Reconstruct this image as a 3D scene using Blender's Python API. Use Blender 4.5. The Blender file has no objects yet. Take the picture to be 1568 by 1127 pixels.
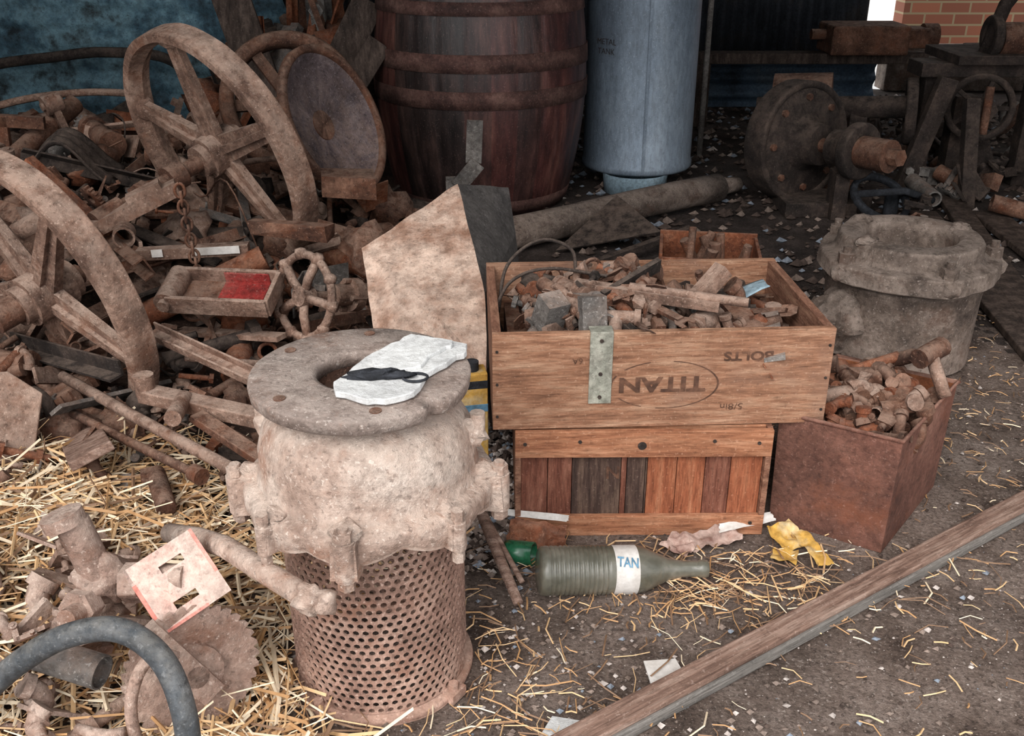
import bpy, math, random
from mathutils import Matrix, Vector, noise
random.seed(7)
R=random.random
def U(a,b): return a+(b-a)*R()
scene=bpy.context.scene
pi=math.pi
def sm(t):
    t=max(0.,min(1.,t)); return t*t*(3-2*t)
# ------------------------------------------------------------ materials
def C(r,g,b):
    def f(c):
        c/=255.
        return c/12.92 if c<=.04045 else ((c+.055)/1.055)**2.4
    return (f(r),f(g),f(b),1)
def mat(name,cols,scale=8,rough=.85,metal=0,bump=.5,dust=None,dustamt=.6,stretch=(1,1,1),fine=70,lo=.3,hi=.7,trans=0,spec=.3,bdist=.008,finemix=.55,speck=0,stain=None,big=.35):
    m=bpy.data.materials.new(name); m.use_nodes=True
    nt=m.node_tree; N=nt.nodes; L=nt.links
    b=N['Principled BSDF']; b.inputs['Roughness'].default_value=rough; b.inputs['Metallic'].default_value=metal
    b.inputs['Specular IOR Level'].default_value=spec
    if trans: b.inputs['Transmission Weight'].default_value=trans
    tc=N.new('ShaderNodeTexCoord'); mp=N.new('ShaderNodeMapping'); mp.inputs['Scale'].default_value=stretch
    L.new(tc.outputs['Object'],mp.inputs['Vector'])
    def nz(sc,det=8,ro=.65,vec=None):
        n=N.new('ShaderNodeTexNoise'); n.inputs['Scale'].default_value=sc; n.inputs['Detail'].default_value=det; n.inputs['Roughness'].default_value=ro
        L.new(vec or mp.outputs[0],n.inputs['Vector']); return n.outputs['Fac']
    def mixc(f,a,bb,blend='MIX'):
        x=N.new('ShaderNodeMix'); x.data_type='RGBA'; x.blend_type=blend
        for s,v in (('Factor',f),('A',a),('B',bb)):
            if isinstance(v,(int,float,tuple)): x.inputs[s].default_value=v
            else: L.new(v,x.inputs[s])
        return x.outputs['Result']
    def rng(v,a,bb,c=0,d=1):
        x=N.new('ShaderNodeMapRange'); x.inputs['From Min'].default_value=a; x.inputs['From Max'].default_value=bb; x.inputs['To Min'].default_value=c; x.inputs['To Max'].default_value=d
        L.new(v,x.inputs['Value']); return x.outputs[0]
    n1=nz(scale); n2=nz(fine,6,.75)
    r=N.new('ShaderNodeValToRGB'); e=r.color_ramp.elements
    k=len(cols)
    e[0].position=lo; e[0].color=C(*cols[0]); e[1].position=hi; e[1].color=C(*cols[-1])
    for i in range(1,k-1):
        x=e.new(lo+(hi-lo)*i/(k-1)); x.color=C(*cols[i])
    L.new(n1,r.inputs['Fac'])
    r2=N.new('ShaderNodeValToRGB'); r2.color_ramp.elements[0].position=.36; r2.color_ramp.elements[0].color=(.30,.27,.25,1)
    r2.color_ramp.elements[1].position=.6; r2.color_ramp.elements[1].color=(1.3,1.3,1.3,1)
    L.new(n2,r2.inputs['Fac'])
    out=mixc(finemix,r.outputs['Color'],r2.outputs['Color'],'MULTIPLY')
    if big and finemix>.25:
        bn=rng(nz(max(.8,scale*.3),4,.6,tc.outputs['Object']),.3,.7,1-big,1+big)
        cb=N.new('ShaderNodeCombineColor')
        for q in range(3): L.new(bn,cb.inputs[q])
        out=mixc(1.0,out,cb.outputs[0],'MULTIPLY')
    if stain: out=mixc(rng(nz(scale*.9,6,.7,tc.outputs['Object']),.54,.66,0,.75),out,C(*stain))
    if dust:
        g=N.new('ShaderNodeNewGeometry'); sx=N.new('ShaderNodeSeparateXYZ'); L.new(g.outputs['Normal'],sx.inputs[0])
        a=rng(sx.outputs['Z'],-.1,.9,0,dustamt*1.5)
        mm=N.new('ShaderNodeMath'); mm.operation='MULTIPLY'; mm.use_clamp=True
        L.new(a,mm.inputs[0]); L.new(rng(nz(scale*2.6,8,.7,tc.outputs['Object']),.38,.58),mm.inputs[1])
        out=mixc(mm.outputs[0],out,C(*dust))
    if speck:
        out=mixc(rng(nz(150,3,.6,tc.outputs['Object']),.60,.68,0,speck),out,C(*[min(255,c+42) for c in cols[-1]]))
        out=mixc(rng(nz(95,3,.6,tc.outputs['Object']),.40,.33,0,speck),out,C(*[c*.55 for c in cols[0]]))
    L.new(out,b.inputs['Base Color'])
    if bump:
        ad=N.new('ShaderNodeMath'); ad.operation='ADD'; L.new(n1,ad.inputs[0]); L.new(n2,ad.inputs[1])
        bp=N.new('ShaderNodeBump'); bp.inputs['Strength'].default_value=bump; bp.inputs['Distance'].default_value=bdist
        L.new(ad.outputs[0],bp.inputs['Height']); L.new(bp.outputs[0],b.inputs['Normal'])
    return m
DUST=(176,146,128)
rustA=mat('rust_brown',[(50,33,27),(98,66,51),(142,104,84)],10,dust=DUST,dustamt=.35,bump=.9,speck=.4,stain=(112,66,44))
rustB=mat('rust_dusty',[(78,56,46),(132,103,88),(176,148,131)],9,dust=(190,165,149),dustamt=.45,bump=.9,speck=.4,stain=(122,82,62))
rustC=mat('rust_orange',[(82,44,30),(134,78,52),(162,114,88)],12,dust=DUST,dustamt=.2,bump=.9,speck=.4)
rustD=mat('dark_iron',[(28,24,22),(54,45,41),(86,72,64)],10,dust=(136,118,106),dustamt=.3,bump=.9,speck=.3)
rustG=mat('grey_iron',[(70,67,65),(112,107,103),(152,146,140)],8,dust=DUST,dustamt=.25,bump=.7,speck=.4)
cast=mat('dusty_casting',[(136,108,93),(182,156,141),(214,196,183)],7,dust=(220,200,186),dustamt=.4,bump=1,lo=.32,hi=.64,finemix=.5,stain=(158,112,88),speck=.4,big=.22)
strain=mat('strainer_rust',[(108,80,69),(154,122,108),(192,162,146)],10,dust=DUST,dustamt=.3,bump=.4,speck=.35,stain=(132,92,74))
housing=mat('grey_casting',[(60,50,45),(104,90,81),(142,127,117)],9,dust=(162,146,135),dustamt=.35,bump=.8,speck=.4,stain=(88,64,52))
tarp=mat('teal_peeling_paint',[(36,46,52),(70,98,112),(112,144,156),(52,60,62)],3.5,rough=.75,fine=25,speck=.5,lo=.38,hi=.66)
galv=mat('galvanised_blue',[(92,102,114),(120,133,147),(150,161,172)],3,rough=.5,metal=.25,bump=.06,spec=.45,finemix=.35,stretch=(1,1,.3),speck=.25)
galvL=mat('galvanised_pale',[(134,158,172),(160,182,194)],5,rough=.5,bump=.05)
bw=[mat('stave_%d'%i,c,2.2,rough=.46,stretch=(5,5,1),bump=.35,fine=9,spec=.5,speck=.3) for i,c in enumerate([[(28,20,20),(62,40,37),(102,70,62)],[(26,20,20),(50,39,37),(90,68,62)],[(36,21,22),(78,44,40),(114,76,66)]])]
hoop=mat('hoop_rust',[(48,33,30),(84,58,52),(114,86,77)],9,rough=.75,speck=.3)
def wood(n,cols,st,**k):
    a=dict(rough=.85,bump=.5,fine=9,spec=.2,lo=.28,hi=.68,bdist=.004,speck=.25,big=.3); a.update(k)
    return mat(n,cols,2.4,stretch=st,**a)
woodT=wood('crate_wood',[(98,68,52),(150,108,84),(182,146,120)],(3,14,26),stain=(134,104,88))
woodTs=wood('crate_wood_side',[(84,54,42),(130,92,74),(158,120,98)],(14,3,26))
woodO=wood('orange_wood_h',[(124,78,57),(164,111,82),(186,138,108)],(3,14,26))
slO=wood('orange_slat',[(108,60,42),(150,89,62),(172,116,86)],(26,14,3))
slR=wood('red_slat',[(78,46,37),(118,73,58),(146,100,82)],(26,14,3))
slD=wood('dark_slat',[(42,34,30),(78,60,53),(112,91,78)],(26,14,3))
beamM=wood('weathered_timber',[(80,61,53),(134,107,94),(170,146,132)],(2.5,30,30))
greyedge=wood('grey_edge',[(100,96,92),(140,134,128)],(2.5,30,30))
plankD=wood('dark_plank',[(36,30,27),(66,55,49),(96,82,74)],(12,12,3))
ink=mat('faded_ink',[(66,46,38),(106,75,58)],30,bump=0)
zinc=mat('zinc_strap',[(104,104,92),(140,140,128),(162,158,146)],18,rough=.65,bump=.3,speck=.3)
binM=mat('bin_rust',[(72,46,39),(112,75,63),(144,105,91)],5,dust=DUST,dustamt=.2,bump=.5,speck=.2,stain=(120,72,52))
binI=mat('bin_inner',[(120,70,44),(150,94,64)],6)
stoneM=mat('pale_rusty_tin',[(104,78,64),(156,124,106),(196,172,156),(140,104,84)],5.5,bump=.9,fine=30,speck=.4,stain=(130,92,72))
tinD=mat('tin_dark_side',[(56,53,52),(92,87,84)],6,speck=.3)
white=mat('chalk_white',[(206,206,206),(232,232,230)],12,bump=.6,finemix=.3)
blackM=mat('black_char',[(30,32,36),(60,62,68)],30,bump=.8)
rubber=mat('rubber_hose',[(42,46,50),(70,74,78),(100,100,100)],12,rough=.6,bump=.4,dust=(146,141,134),dustamt=.25,speck=.35)
redP=mat('red_paint',[(96,36,34),(160,54,50),(144,92,82)],14,rough=.6,speck=.4)
pinkP=mat('pale_plate',[(142,120,110),(188,167,156),(208,152,138)],7,bump=.5,finemix=.45,speck=.35)
pinkE=mat('pink_edge',[(206,122,108),(216,156,144)],14,bump=.2)
glass=mat('dusty_clear_glass',[(112,112,98),(150,148,134),(192,186,172)],14,rough=.18,bump=.15,trans=.65,spec=.6,finemix=.2)
glassG=mat('green_glass',[(30,96,66),(56,130,92)],14,rough=.25,trans=.3,bump=0,spec=.6)
paperW=mat('paper_white',[(180,172,164),(220,216,212)],20,bump=.1,finemix=.2)
blueInk=mat('blue_ink',[(84,124,150),(110,150,176)],20,bump=0)
paperY=mat('paper_yellow',[(160,116,50),(196,154,76),(190,176,146)],14,bump=.2,finemix=.4)
paperP=mat('paper_pink',[(150,106,92),(200,174,162),(114,68,56)],14,bump=.2,finemix=.4)
strawM=[mat('straw_%d'%i,c,20,rough=.6,bump=0,finemix=.1) for i,c in enumerate([[(206,166,118),(230,196,154)],[(172,128,84),(200,158,114)],[(230,206,172),(242,226,200)],[(116,88,66),(146,115,90)]])]
peb=[mat('pebble_%d'%i,c,30,bump=.2) for i,c in enumerate([[(106,91,82),(146,130,120)],[(172,160,153),(204,193,186)],[(58,47,42),(88,74,67)],[(116,124,134),(144,151,162)]])]
corr=mat('corrugated_dark',[(38,40,44),(64,67,74),(80,73,69)],3,rough=.6,metal=.2)
corrB=mat('corrugated_blue',[(50,60,72),(82,100,118),(100,108,114)],4,rough=.6,metal=.2)
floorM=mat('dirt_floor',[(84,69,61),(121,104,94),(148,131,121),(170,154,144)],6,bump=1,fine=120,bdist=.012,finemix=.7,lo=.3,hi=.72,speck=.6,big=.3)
floorD=mat('darkened_gravelly_dirt',[(46,38,34),(72,61,56),(98,86,80)],9,bump=1,fine=90,bdist=.012,finemix=.7,speck=.5,big=.3)  # gravelly dirt of the rear floor, coloured darker for contrast
floorH=mat('soil_crevice_shade',[(38,27,22),(68,50,41),(100,78,66)],9,bump=1,fine=90,bdist=.012,finemix=.7,speck=.5,big=.3)  # rusty soil under the heap, crevice shade painted into its dark colour
roofM=mat('roof_sheet',[(70,66,62),(98,92,86)],3)
outM=mat('outdoor_bright_white',[(235,235,232),(245,245,242)],3,bump=0,finemix=0)  # near-white colour stands in for outdoor brightness beyond the gap
def brickmat():
    m=bpy.data.materials.new('red_brick'); m.use_nodes=True; N=m.node_tree.nodes; L=m.node_tree.links
    b=N['Principled BSDF']; b.inputs['Roughness'].default_value=.9
    t=N.new('ShaderNodeTexBrick'); t.inputs['Scale'].default_value=1; t.inputs['Brick Width'].default_value=.23; t.inputs['Row Height'].default_value=.085; t.inputs['Mortar Size'].default_value=.008
    t.inputs['Color1'].default_value=C(156,96,72); t.inputs['Color2'].default_value=C(120,72,55); t.inputs['Mortar'].default_value=C(152,134,104)
    tc=N.new('ShaderNodeTexCoord'); mp=N.new('ShaderNodeMapping'); mp.inputs['Rotation'].default_value=(pi/2,0,0)
    L.new(tc.outputs['Object'],mp.inputs[0]); L.new(mp.outputs[0],t.inputs['Vector']); L.new(t.outputs['Color'],b.inputs['Base Color'])
    return m
brickM=brickmat()
# ------------------------------------------------------------ mesh builder
def T(x,y,z): return Matrix.Translation((x,y,z))
def RX(a): return Matrix.Rotation(a,4,'X')
def RY(a): return Matrix.Rotation(a,4,'Y')
def RZ(a): return Matrix.Rotation(a,4,'Z')
I4=Matrix.Identity(4)
def frame(p,n,up=(0,0,1),roll=0):
    z=Vector(n).normalized(); u=Vector(up)
    if abs(z.dot(u.normalized()))>.98: u=Vector((1,0,0))
    x=u.cross(z).normalized(); y=z.cross(x)
    M=Matrix((x,y,z)).transposed().to_4x4(); M.translation=Vector(p)
    return M@RZ(roll)
class MB:
    def __init__(s): s.v=[];s.f=[];s.m=[];s.s=[]
    def add(s,vs,fs,mi=0,M=None,smooth=False):
        o=len(s.v)
        if M is None: s.v+= [tuple(v) for v in vs]
        else: s.v+=[tuple(M@Vector(v)) for v in vs]
        for k,f in enumerate(fs):
            s.f.append(tuple(i+o for i in f)); s.m.append(mi if isinstance(mi,int) else mi[k]); s.s.append(smooth)
    def box(s,sx,sy,sz,M=None,mi=0,c=True,tx=1,ty=1,jit=0):
        vs=[]
        for z in (0,1):
            for (a,b) in ((-.5,-.5),(.5,-.5),(.5,.5),(-.5,.5)):
                kx,ky=(tx,ty) if z else (1,1)
                vs.append((a*sx*kx+U(-jit,jit),b*sy*ky+U(-jit,jit),(z-.5)*sz+U(-jit,jit)))
        s.add(vs,[(0,3,2,1),(4,5,6,7),(0,1,5,4),(1,2,6,5),(2,3,7,6),(3,0,4,7)],mi,M)
    def slab(s,x0,x1,y0,y1,z0,z1,mi=0,M=None):
        M=M or I4
        s.box(x1-x0,y1-y0,z1-z0,M@T((x0+x1)/2,(y0+y1)/2,(z0+z1)/2),mi)
    def cyl(s,r,h,M=None,seg=12,mi=0,r2=None,smooth=True):
        r2=r if r2 is None else r2
        s.lathe([(0,-h/2),(r,-h/2),(r,-h/2),(r2,h/2),(r2,h/2),(0,h/2)],seg,M,mi,smooth=smooth)
    def lathe(s,prof,seg=24,M=None,mi=0,rf=None,closed=False,smooth=True,segmi=None,arc=2*pi,zf=None):
        vs=[];fs=[];mm=[]
        n=len(prof)
        for i in range(seg):
            a=arc*i/seg; ca,sa=math.cos(a),math.sin(a)
            for (r,z) in prof:
                if rf: r2=r*rf(a,z,r)
                else: r2=r
                vs.append((r2*ca,r2*sa,z+(zf(a,z,r) if zf else 0)))
        for i in range(seg):
            j=(i+1)%seg
            for k in range(n if closed else n-1):
                l=(k+1)%n
                if abs(prof[k][0]-prof[l][0])+abs(prof[k][1]-prof[l][1])<1e-9: continue
                if prof[k][0]<1e-9: fs.append((i*n+k,j*n+l,i*n+l))
                elif prof[l][0]<1e-9: fs.append((i*n+k,j*n+k,i*n+l))
                else: fs.append((i*n+k,j*n+k,j*n+l,i*n+l))
                mm.append(segmi(i) if segmi else mi)
        s.add(vs,fs,mm,M,smooth)
    def tube(s,pts,r,seg=8,mi=0,caps=True,M=None,smooth=True,flat=1):
        pts=[Vector(p) for p in pts]; n=len(pts); vs=[];fs=[]
        d=(pts[1]-pts[0]).normalized(); u=Vector((0,0,1))
        if abs(d.dot(u))>.95: u=Vector((1,0,0))
        x=u.cross(d).normalized()
        for i in range(n):
            if i==0: d=pts[1]-pts[0]
            elif i==n-1: d=pts[-1]-pts[-2]
            else: d=pts[i+1]-pts[i-1]
            d.normalize(); x=(x-d*x.dot(d)).normalized(); y=d.cross(x)
            rr=r(i/(n-1)) if callable(r) else r
            for k in range(seg):
                a=2*pi*k/seg; vs.append(pts[i]+x*rr*math.cos(a)+y*rr*flat*math.sin(a))
        for i in range(n-1):
            for k in range(seg):
                l=(k+1)%seg; fs.append((i*seg+k,i*seg+l,(i+1)*seg+l,(i+1)*seg+k))
        if caps: fs.append(tuple(range(seg))[::-1]); fs.append(tuple((n-1)*seg+k for k in range(seg)))
        s.add(vs,fs,mi,M,smooth)
    def prism(s,poly,h,M=None,mi=0):
        n=len(poly); vs=[(x,y,-h/2) for x,y in poly]+[(x,y,h/2) for x,y in poly]
        fs=[tuple(range(n))[::-1],tuple(range(n,2*n))]+[(i,(i+1)%n,n+(i+1)%n,n+i) for i in range(n)]
        s.add(vs,fs,mi,M)
    def ring(s,ro,ri,w,M=None,seg=32,mi=0,smooth=True):
        e=min(w*.15,(ro-ri)*.25)
        s.lathe([(ri,-w/2+e),(ri+e,-w/2),(ro-e,-w/2),(ro,-w/2+e),(ro,w/2-e),(ro-e,w/2),(ri+e,w/2),(ri,w/2-e)],seg,M,mi,closed=True,smooth=smooth)
    def torus(s,R0,r,M=None,seg=20,sg=6,mi=0,sx=1,arc=2*pi):
        pts=[(R0*sx*math.cos(arc*i/seg),R0*math.sin(arc*i/seg),0) for i in range(seg+1)]
        s.tube(pts,r,sg,mi,False,M)
    def pipe(s,r,h,M=None,seg=14,mi=0,t=.2):
        ri=r*(1-t); s.lathe([(ri,-h/2),(r,-h/2),(r,-h/2),(r,h/2),(r,h/2),(ri,h/2),(ri,h/2),(ri,-h/2)],seg,M,mi)
    def hexa(s,r,h,M=None,mi=0): s.cyl(r,h,M,6,mi,smooth=False)
    def lump(s,r,M=None,mi=0,sx=1,sy=1,sz=1,sub=8,am=.35):
        vs=[];fs=[]; off=Vector((U(0,50),U(0,50),U(0,50)))
        nu,nv=sub+2,sub
        for j in range(nv+1):
            ph=pi*j/nv
            for i in range(nu):
                a=2*pi*i/nu; d=Vector((math.sin(ph)*math.cos(a),math.sin(ph)*math.sin(a),math.cos(ph)))
                k=r*(1+am*noise.noise(d*1.7+off)*1.6)
                vs.append((d.x*k*sx,d.y*k*sy,d.z*k*sz))
        for j in range(nv):
            for i in range(nu):
                l=(i+1)%nu; fs.append((j*nu+i,(j+1)*nu+i,(j+1)*nu+l,j*nu+l))
        s.add(vs,fs,mi,M,True)
    def sheet(s,sx,sy,M=None,mi=0,n=8,amp=.02,fr=8,fn=None):
        off=Vector((U(0,50),U(0,50),0)); vs=[];fs=[]
        ex=[U(-.12,.12) for _ in range(4)]
        for j in range(n+1):
            for i in range(n+1):
                u=i/n-.5; v=j/n-.5
                z=amp*noise.noise(Vector((u*sx*fr,v*sy*fr,0))+off)*2 if not fn else fn(u,v)
                vs.append((u*sx*(1+ex[0]*v+.1*noise.noise(Vector((v*5,3,0))+off)),v*sy*(1+ex[1]*u+.1*noise.noise(Vector((u*5,7,0))+off)),z))
        for j in range(n):
            for i in range(n): fs.append((j*(n+1)+i,j*(n+1)+i+1,(j+1)*(n+1)+i+1,(j+1)*(n+1)+i))
        s.add(vs,fs,mi,M,True)
    def obj(s,name,mats,loc=(0,0,0),rot=None,bevel=0,solid=0,parent=None):
        me=bpy.data.meshes.new(name); me.from_pydata(s.v,[],s.f); 
        for m in mats: me.materials.append(m)
        me.polygons.foreach_set('material_index',[min(a,len(mats)-1) for a in s.m]); me.polygons.foreach_set('use_smooth',s.s); me.update()
        o=bpy.data.objects.new(name,me); scene.collection.objects.link(o); o.location=loc
        if rot: o.rotation_euler=rot
        if solid:
            q=o.modifiers.new('s','SOLIDIFY'); q.thickness=solid
        if bevel:
            q=o.modifiers.new('b','BEVEL'); q.width=bevel; q.segments=2; q.limit_method='ANGLE'; q.angle_limit=.7
        if parent: o.parent=parent
        return o
def smoothpts(P,k=8):
    P=[Vector(p) for p in P]; out=[]
    Q=[P[0]*2-P[1]]+P+[P[-1]*2-P[-2]]
    for i in range(1,len(Q)-2):
        a,b,c,d=Q[i-1:i+3]
        for j in range(k):
            t=j/k; out.append(.5*((2*b)+(c-a)*t+(2*a-5*b+4*c-d)*t*t+(-a+3*b-3*c+d)*t**3))
    out.append(P[-1]); return out
# ------------------------------------------------------------ terrain
def hgt(x,y):
    a=.33*sm((-x-.12)/1.25)*sm((y-1.55)/1.5)*(1-.45*sm((y-3.6)/1.4))
    b=.13*math.exp(-((x+1.0)/.42)**2-((y-1.45)/.5)**2)
    return a+b
def terrain():
    mb=MB(); x0,x1,y0,y1=-4,4.4,-1.5,7.3; st=.03
    nx=int((x1-x0)/st); ny=int((y1-y0)/st); vs=[]
    for j in range(ny+1):
        y=y0+(y1-y0)*j/ny
        for i in range(nx+1):
            x=x0+(x1-x0)*i/nx
            z=hgt(x,y)+.006*noise.noise(Vector((x*3,y*3,0)))+.004*noise.noise(Vector((x*13,y*13,0)))
            vs.append((x,y,z-.002))
    fs=[];mi=[]
    for j in range(ny):
        y=y0+(y1-y0)*j/ny
        for i in range(nx):
            x=x0+(x1-x0)*i/nx
            fs.append((j*(nx+1)+i,j*(nx+1)+i+1,(j+1)*(nx+1)+i+1,(j+1)*(nx+1)+i))
            n=noise.noise(Vector((x*4,y*4,3)))*.25+U(-.12,.12)
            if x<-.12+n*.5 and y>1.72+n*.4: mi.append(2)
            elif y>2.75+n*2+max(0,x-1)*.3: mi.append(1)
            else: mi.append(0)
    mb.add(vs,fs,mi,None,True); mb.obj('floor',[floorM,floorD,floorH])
terrain()
def corrug(name,x0,x1,z0,z1,y,m,horiz=False,amp=.012,per=.075):
    mb=MB(); n=int(((z1-z0) if horiz else (x1-x0))/per*6); vs=[];fs=[]
    for i in range(n+1):
        t=i/n; o=amp*math.sin(2*pi*i/6)
        if horiz:
            z=z0+(z1-z0)*t; vs+=[(x0,y+o,z),(x1,y+o,z)]
        else:
            x=x0+(x1-x0)*t; vs+=[(x,y+o,z0),(x,y+o,z1)]
        if i<n: fs.append((2*i,2*i+1,2*i+3,2*i+2))
    mb.add(vs,fs,0,None,True); return mb.obj(name,[m],solid=.004)
corrug('wall_back',-4,2.45,0,2.7,7.25,corr)
mb=MB(); mb.slab(2.62,4.4,7.2,7.4,0,.30); mb.obj('low_block_wall',[housing],bevel=.01)
mb=MB(); mb.slab(-4.1,-4,.4,7.4,0,2.7); mb.obj('wall_left',[corr])
mb=MB(); mb.slab(4.4,4.5,.4,7.4,0,2.7); mb.obj('wall_right',[corr])
mb=MB(); mb.slab(-4.1,4.5,.8,7.4,2.7,2.76); mb.obj('ceiling',[roofM])
mb=MB(); mb.slab(-6,9,7.5,12,-.06,-.01); mb.obj('ground_outside',[outM])  # white pad added so the gap looks onto something bright
mb=MB(); mb.slab(3.05,7,8.2,8.4,0,2.2); mb.obj('brick_wall_outside',[brickM])
mb=MB(); mb.slab(-2,9,11,11.2,0,3); mb.obj('white_backing_outside',[outM])  # added white plane, keeps the view through the gap bright
corrug('corrugated_sheet',.9,2.3,.02,.36,6.5,corrB,True,.02,.10)
# weathered teal corrugated sheet with dents
mb=MB(); off=Vector((3,8,0))
mb.sheet(2.5,1.7,T(-2.4,5.25,.85)@RX(pi/2),0,90,.05,3,fn=lambda u,v:.05*noise.noise(Vector((u*6,v*4,1))+off)+.009*math.sin((v+.06*u)*1.7/.10*2*pi)); mb.obj('teal_painted_sheet',[tarp])
mb=MB(); mb.tube(smoothpts([(-2.9,5.0,.30),(-2.6,5.0,.47),(-2.2,5.0,.53),(-1.95,5.0,.55),(-1.65,5.0,.51),(-1.5,4.95,.3)]),.025,8); mb.obj('iron_pipe',[rustD])
mb=MB(); mb.tube(smoothpts([(-2.2,3.7,.42),(-1.9,3.8,.52),(-1.65,3.9,.545),(-1.4,3.95,.53)]),.014,8); mb.obj('old_rope',[rustB])
# ------------------------------------------------------------ scrap pieces
def piece(mb,M,k,s,mi):
    if k=='bolt':
        mb.cyl(s*.09,s,M,8,mi); mb.hexa(s*.18,s*.13,M@T(0,0,s*.5),mi)
        if R()<.6: mb.hexa(s*.17,s*.13,M@T(0,0,-s*U(.1,.35)),mi)
    elif k=='rod':
        b=U(-.12,.12)*s; mb.tube([(0,0,-s/2),(b*.6,0,-s*.2),(b,0,s*.15),(0,b*.4,s/2)],U(.006,.014),7,mi,M=M)
    elif k=='wire':
        b=s*.3; mb.tube(smoothpts([(0,0,-s/2),(U(-b,b),U(-b,b),-s*.2),(U(-b,b),U(-b,b),s*.15),(0,b*.4,s/2)],5),.003,5,mi,M=M)
    elif k=='bar': mb.box(U(.02,.045),U(.006,.014),s,M,mi,jit=.001)
    elif k=='L':
        w=U(.03,.05); mb.box(w,.006,s,M@T(w/2,0,0),mi); mb.box(.006,w,s,M@T(0,w/2,0),mi)
    elif k=='U':
        w=U(.03,.06); mb.box(w,.005,s,M,mi); mb.box(.005,w*.6,s,M@T(w/2,w*.3,0),mi); mb.box(.005,w*.6,s,M@T(-w/2,w*.3,0),mi)
    elif k=='pipe': mb.pipe(min(.035,s*.2),s*.8,M,14,mi)
    elif k=='tee':
        r=s*.13; mb.cyl(r,s*.8,M,12,mi); mb.cyl(r,s*.4,M@RX(pi/2)@T(0,0,s*.2),12,mi)
        for q in(-.4,.4): mb.cyl(r*1.3,s*.12,M@T(0,0,s*q),12,mi)
        mb.cyl(r*1.3,s*.12,M@RX(pi/2)@T(0,0,s*.4),12,mi)
    elif k=='elbow':
        r=s*.13; pts=[(s*.35*math.cos(a),s*.35*math.sin(a),0) for a in [pi/2*i/6 for i in range(7)]]
        mb.tube(pts,r,10,mi,M=M); mb.cyl(r*1.35,s*.13,M@T(s*.35,0,0)@RX(pi/2),12,mi); mb.cyl(r*1.35,s*.13,M@T(0,s*.35,0)@RY(pi/2),12,mi)
    elif k=='plate':
        n=random.choice([4,5,6]); poly=[(s*.5*U(.6,1)*math.cos(2*pi*(i+U(-.2,.2))/n),s*.38*U(.6,1)*math.sin(2*pi*(i+U(-.2,.2))/n)) for i in range(n)]
        mb.prism(poly,U(.003,.008),M@RX(pi/2),mi)
    elif k=='bent':
        a=U(.5,1.3);w=s*.3
        mb.box(w,.005,s*.5,M@T(0,0,-s*.25),mi); mb.box(w,.005,s*.5,M@RX(a)@T(0,0,s*.25),mi)
    elif k=='lump': mb.lump(s*.28,M,mi,U(.7,1.2),U(.6,1),U(.7,1.4),7,.5)
    elif k=='ring': mb.ring(s*.3,s*.2,s*.12,M@RX(pi/2),20,mi)
    elif k=='gear':
        mb.ring(s*.28,s*.1,s*.12,M@RX(pi/2),20,mi)
        for i in range(14): mb.box(s*.06,s*.06,s*.12,M@RX(pi/2)@RZ(2*pi*i/14)@T(s*.3,0,0),mi)
    elif k=='wrench':
        w=s*.05; mb.box(w*1.6,w*.9,s*.75,M,mi)
        for e in(-1,1):
            mb.prism([(-.09,-.02),(-.05,-.09),(.05,-.09),(.09,-.02),(.09,.09),(.045,.11),(.035,.02),(-.035,.02),(-.045,.11),(-.09,.09)],w,M@T(0,0,e*s*.42)@RX(pi/2)@RZ(0 if e<0 else pi)@Matrix.Scale(-s if e>0 else s,4),mi)
    elif k=='block': mb.box(s*.35,s*.25,s*.4,M,mi,tx=U(.6,1),ty=U(.6,1),jit=.004); mb.cyl(s*.08,s*.5,M@T(0,0,s*.1),10,mi)
    elif k=='bracket':
        t=s*.08; mb.box(s*.5,t,s*.16,M,mi); mb.box(s*.14,t,s*.5,M@T(s*.2,0,s*.25),mi); mb.cyl(s*.12,s*.2,M@T(-s*.25,0,0)@RX(pi/2),12,mi); mb.cyl(s*.05,s*.26,M@T(-s*.25,0,0)@RX(pi/2),8,mi); mb.hexa(s*.07,s*.1,M@T(s*.2,-t,s*.4)@RX(pi/2),mi)
def lay(x,y,z,tilt=.35): return T(x,y,z)@RZ(U(0,2*pi))@RX(pi/2+U(-tilt,tilt))@RZ(U(0,pi*2))
HM=[rustA,rustB,rustC,rustD,rustG]
mb=MB()
for i in range(620):
    x=-.15-2.9*R()**1.1; y=U(1.72,4.5)
    if x>-.45 and y<2.3: continue
    if x< -.62 and y<1.9: continue
    if y>3.8 and x>-.75: continue
    h=hgt(x,y); 
    k=random.choices(['rod','bar','L','U','pipe','plate','bent','lump','ring','gear','block','bolt','tee','bracket','wire'],[11,12,9,9,8,10,9,12,4,4,9,7,5,14,5])[0]
    s=U(.10,.30) if k in('lump','block','gear','ring','bolt','tee','plate','bent','bracket') else U(.2,.7)
    if y>3.6: s=min(s,.3)
    mb_mi=random.choices([0,1,2,3,4],[7,5.5,1.5,4,.8])[0]
    piece(mb,lay(x,y,h+.01+U(0,.11)*(.5+sm((y-2)/2))*(1 if y<3.6 else .5),.4),k,s*(.8+.08*y),mb_mi)
for i in range(1300):
    x=-.2-2.2*R()**1.1; y=U(1.7,3.8)
    if x>-.4 and y<2.2: continue
    piece(mb,lay(x,y,hgt(x,y)+U(.0,.07),.5),random.choice(['bolt','lump','bar','plate','bracket','ring','elbow','bent','wire','block']),U(.03,.10),random.choices([0,1,2,3,4],[6,5,1.5,3,1])[0])
mb.obj('scrap_metal_heap',HM)
mb=MB()
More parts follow.
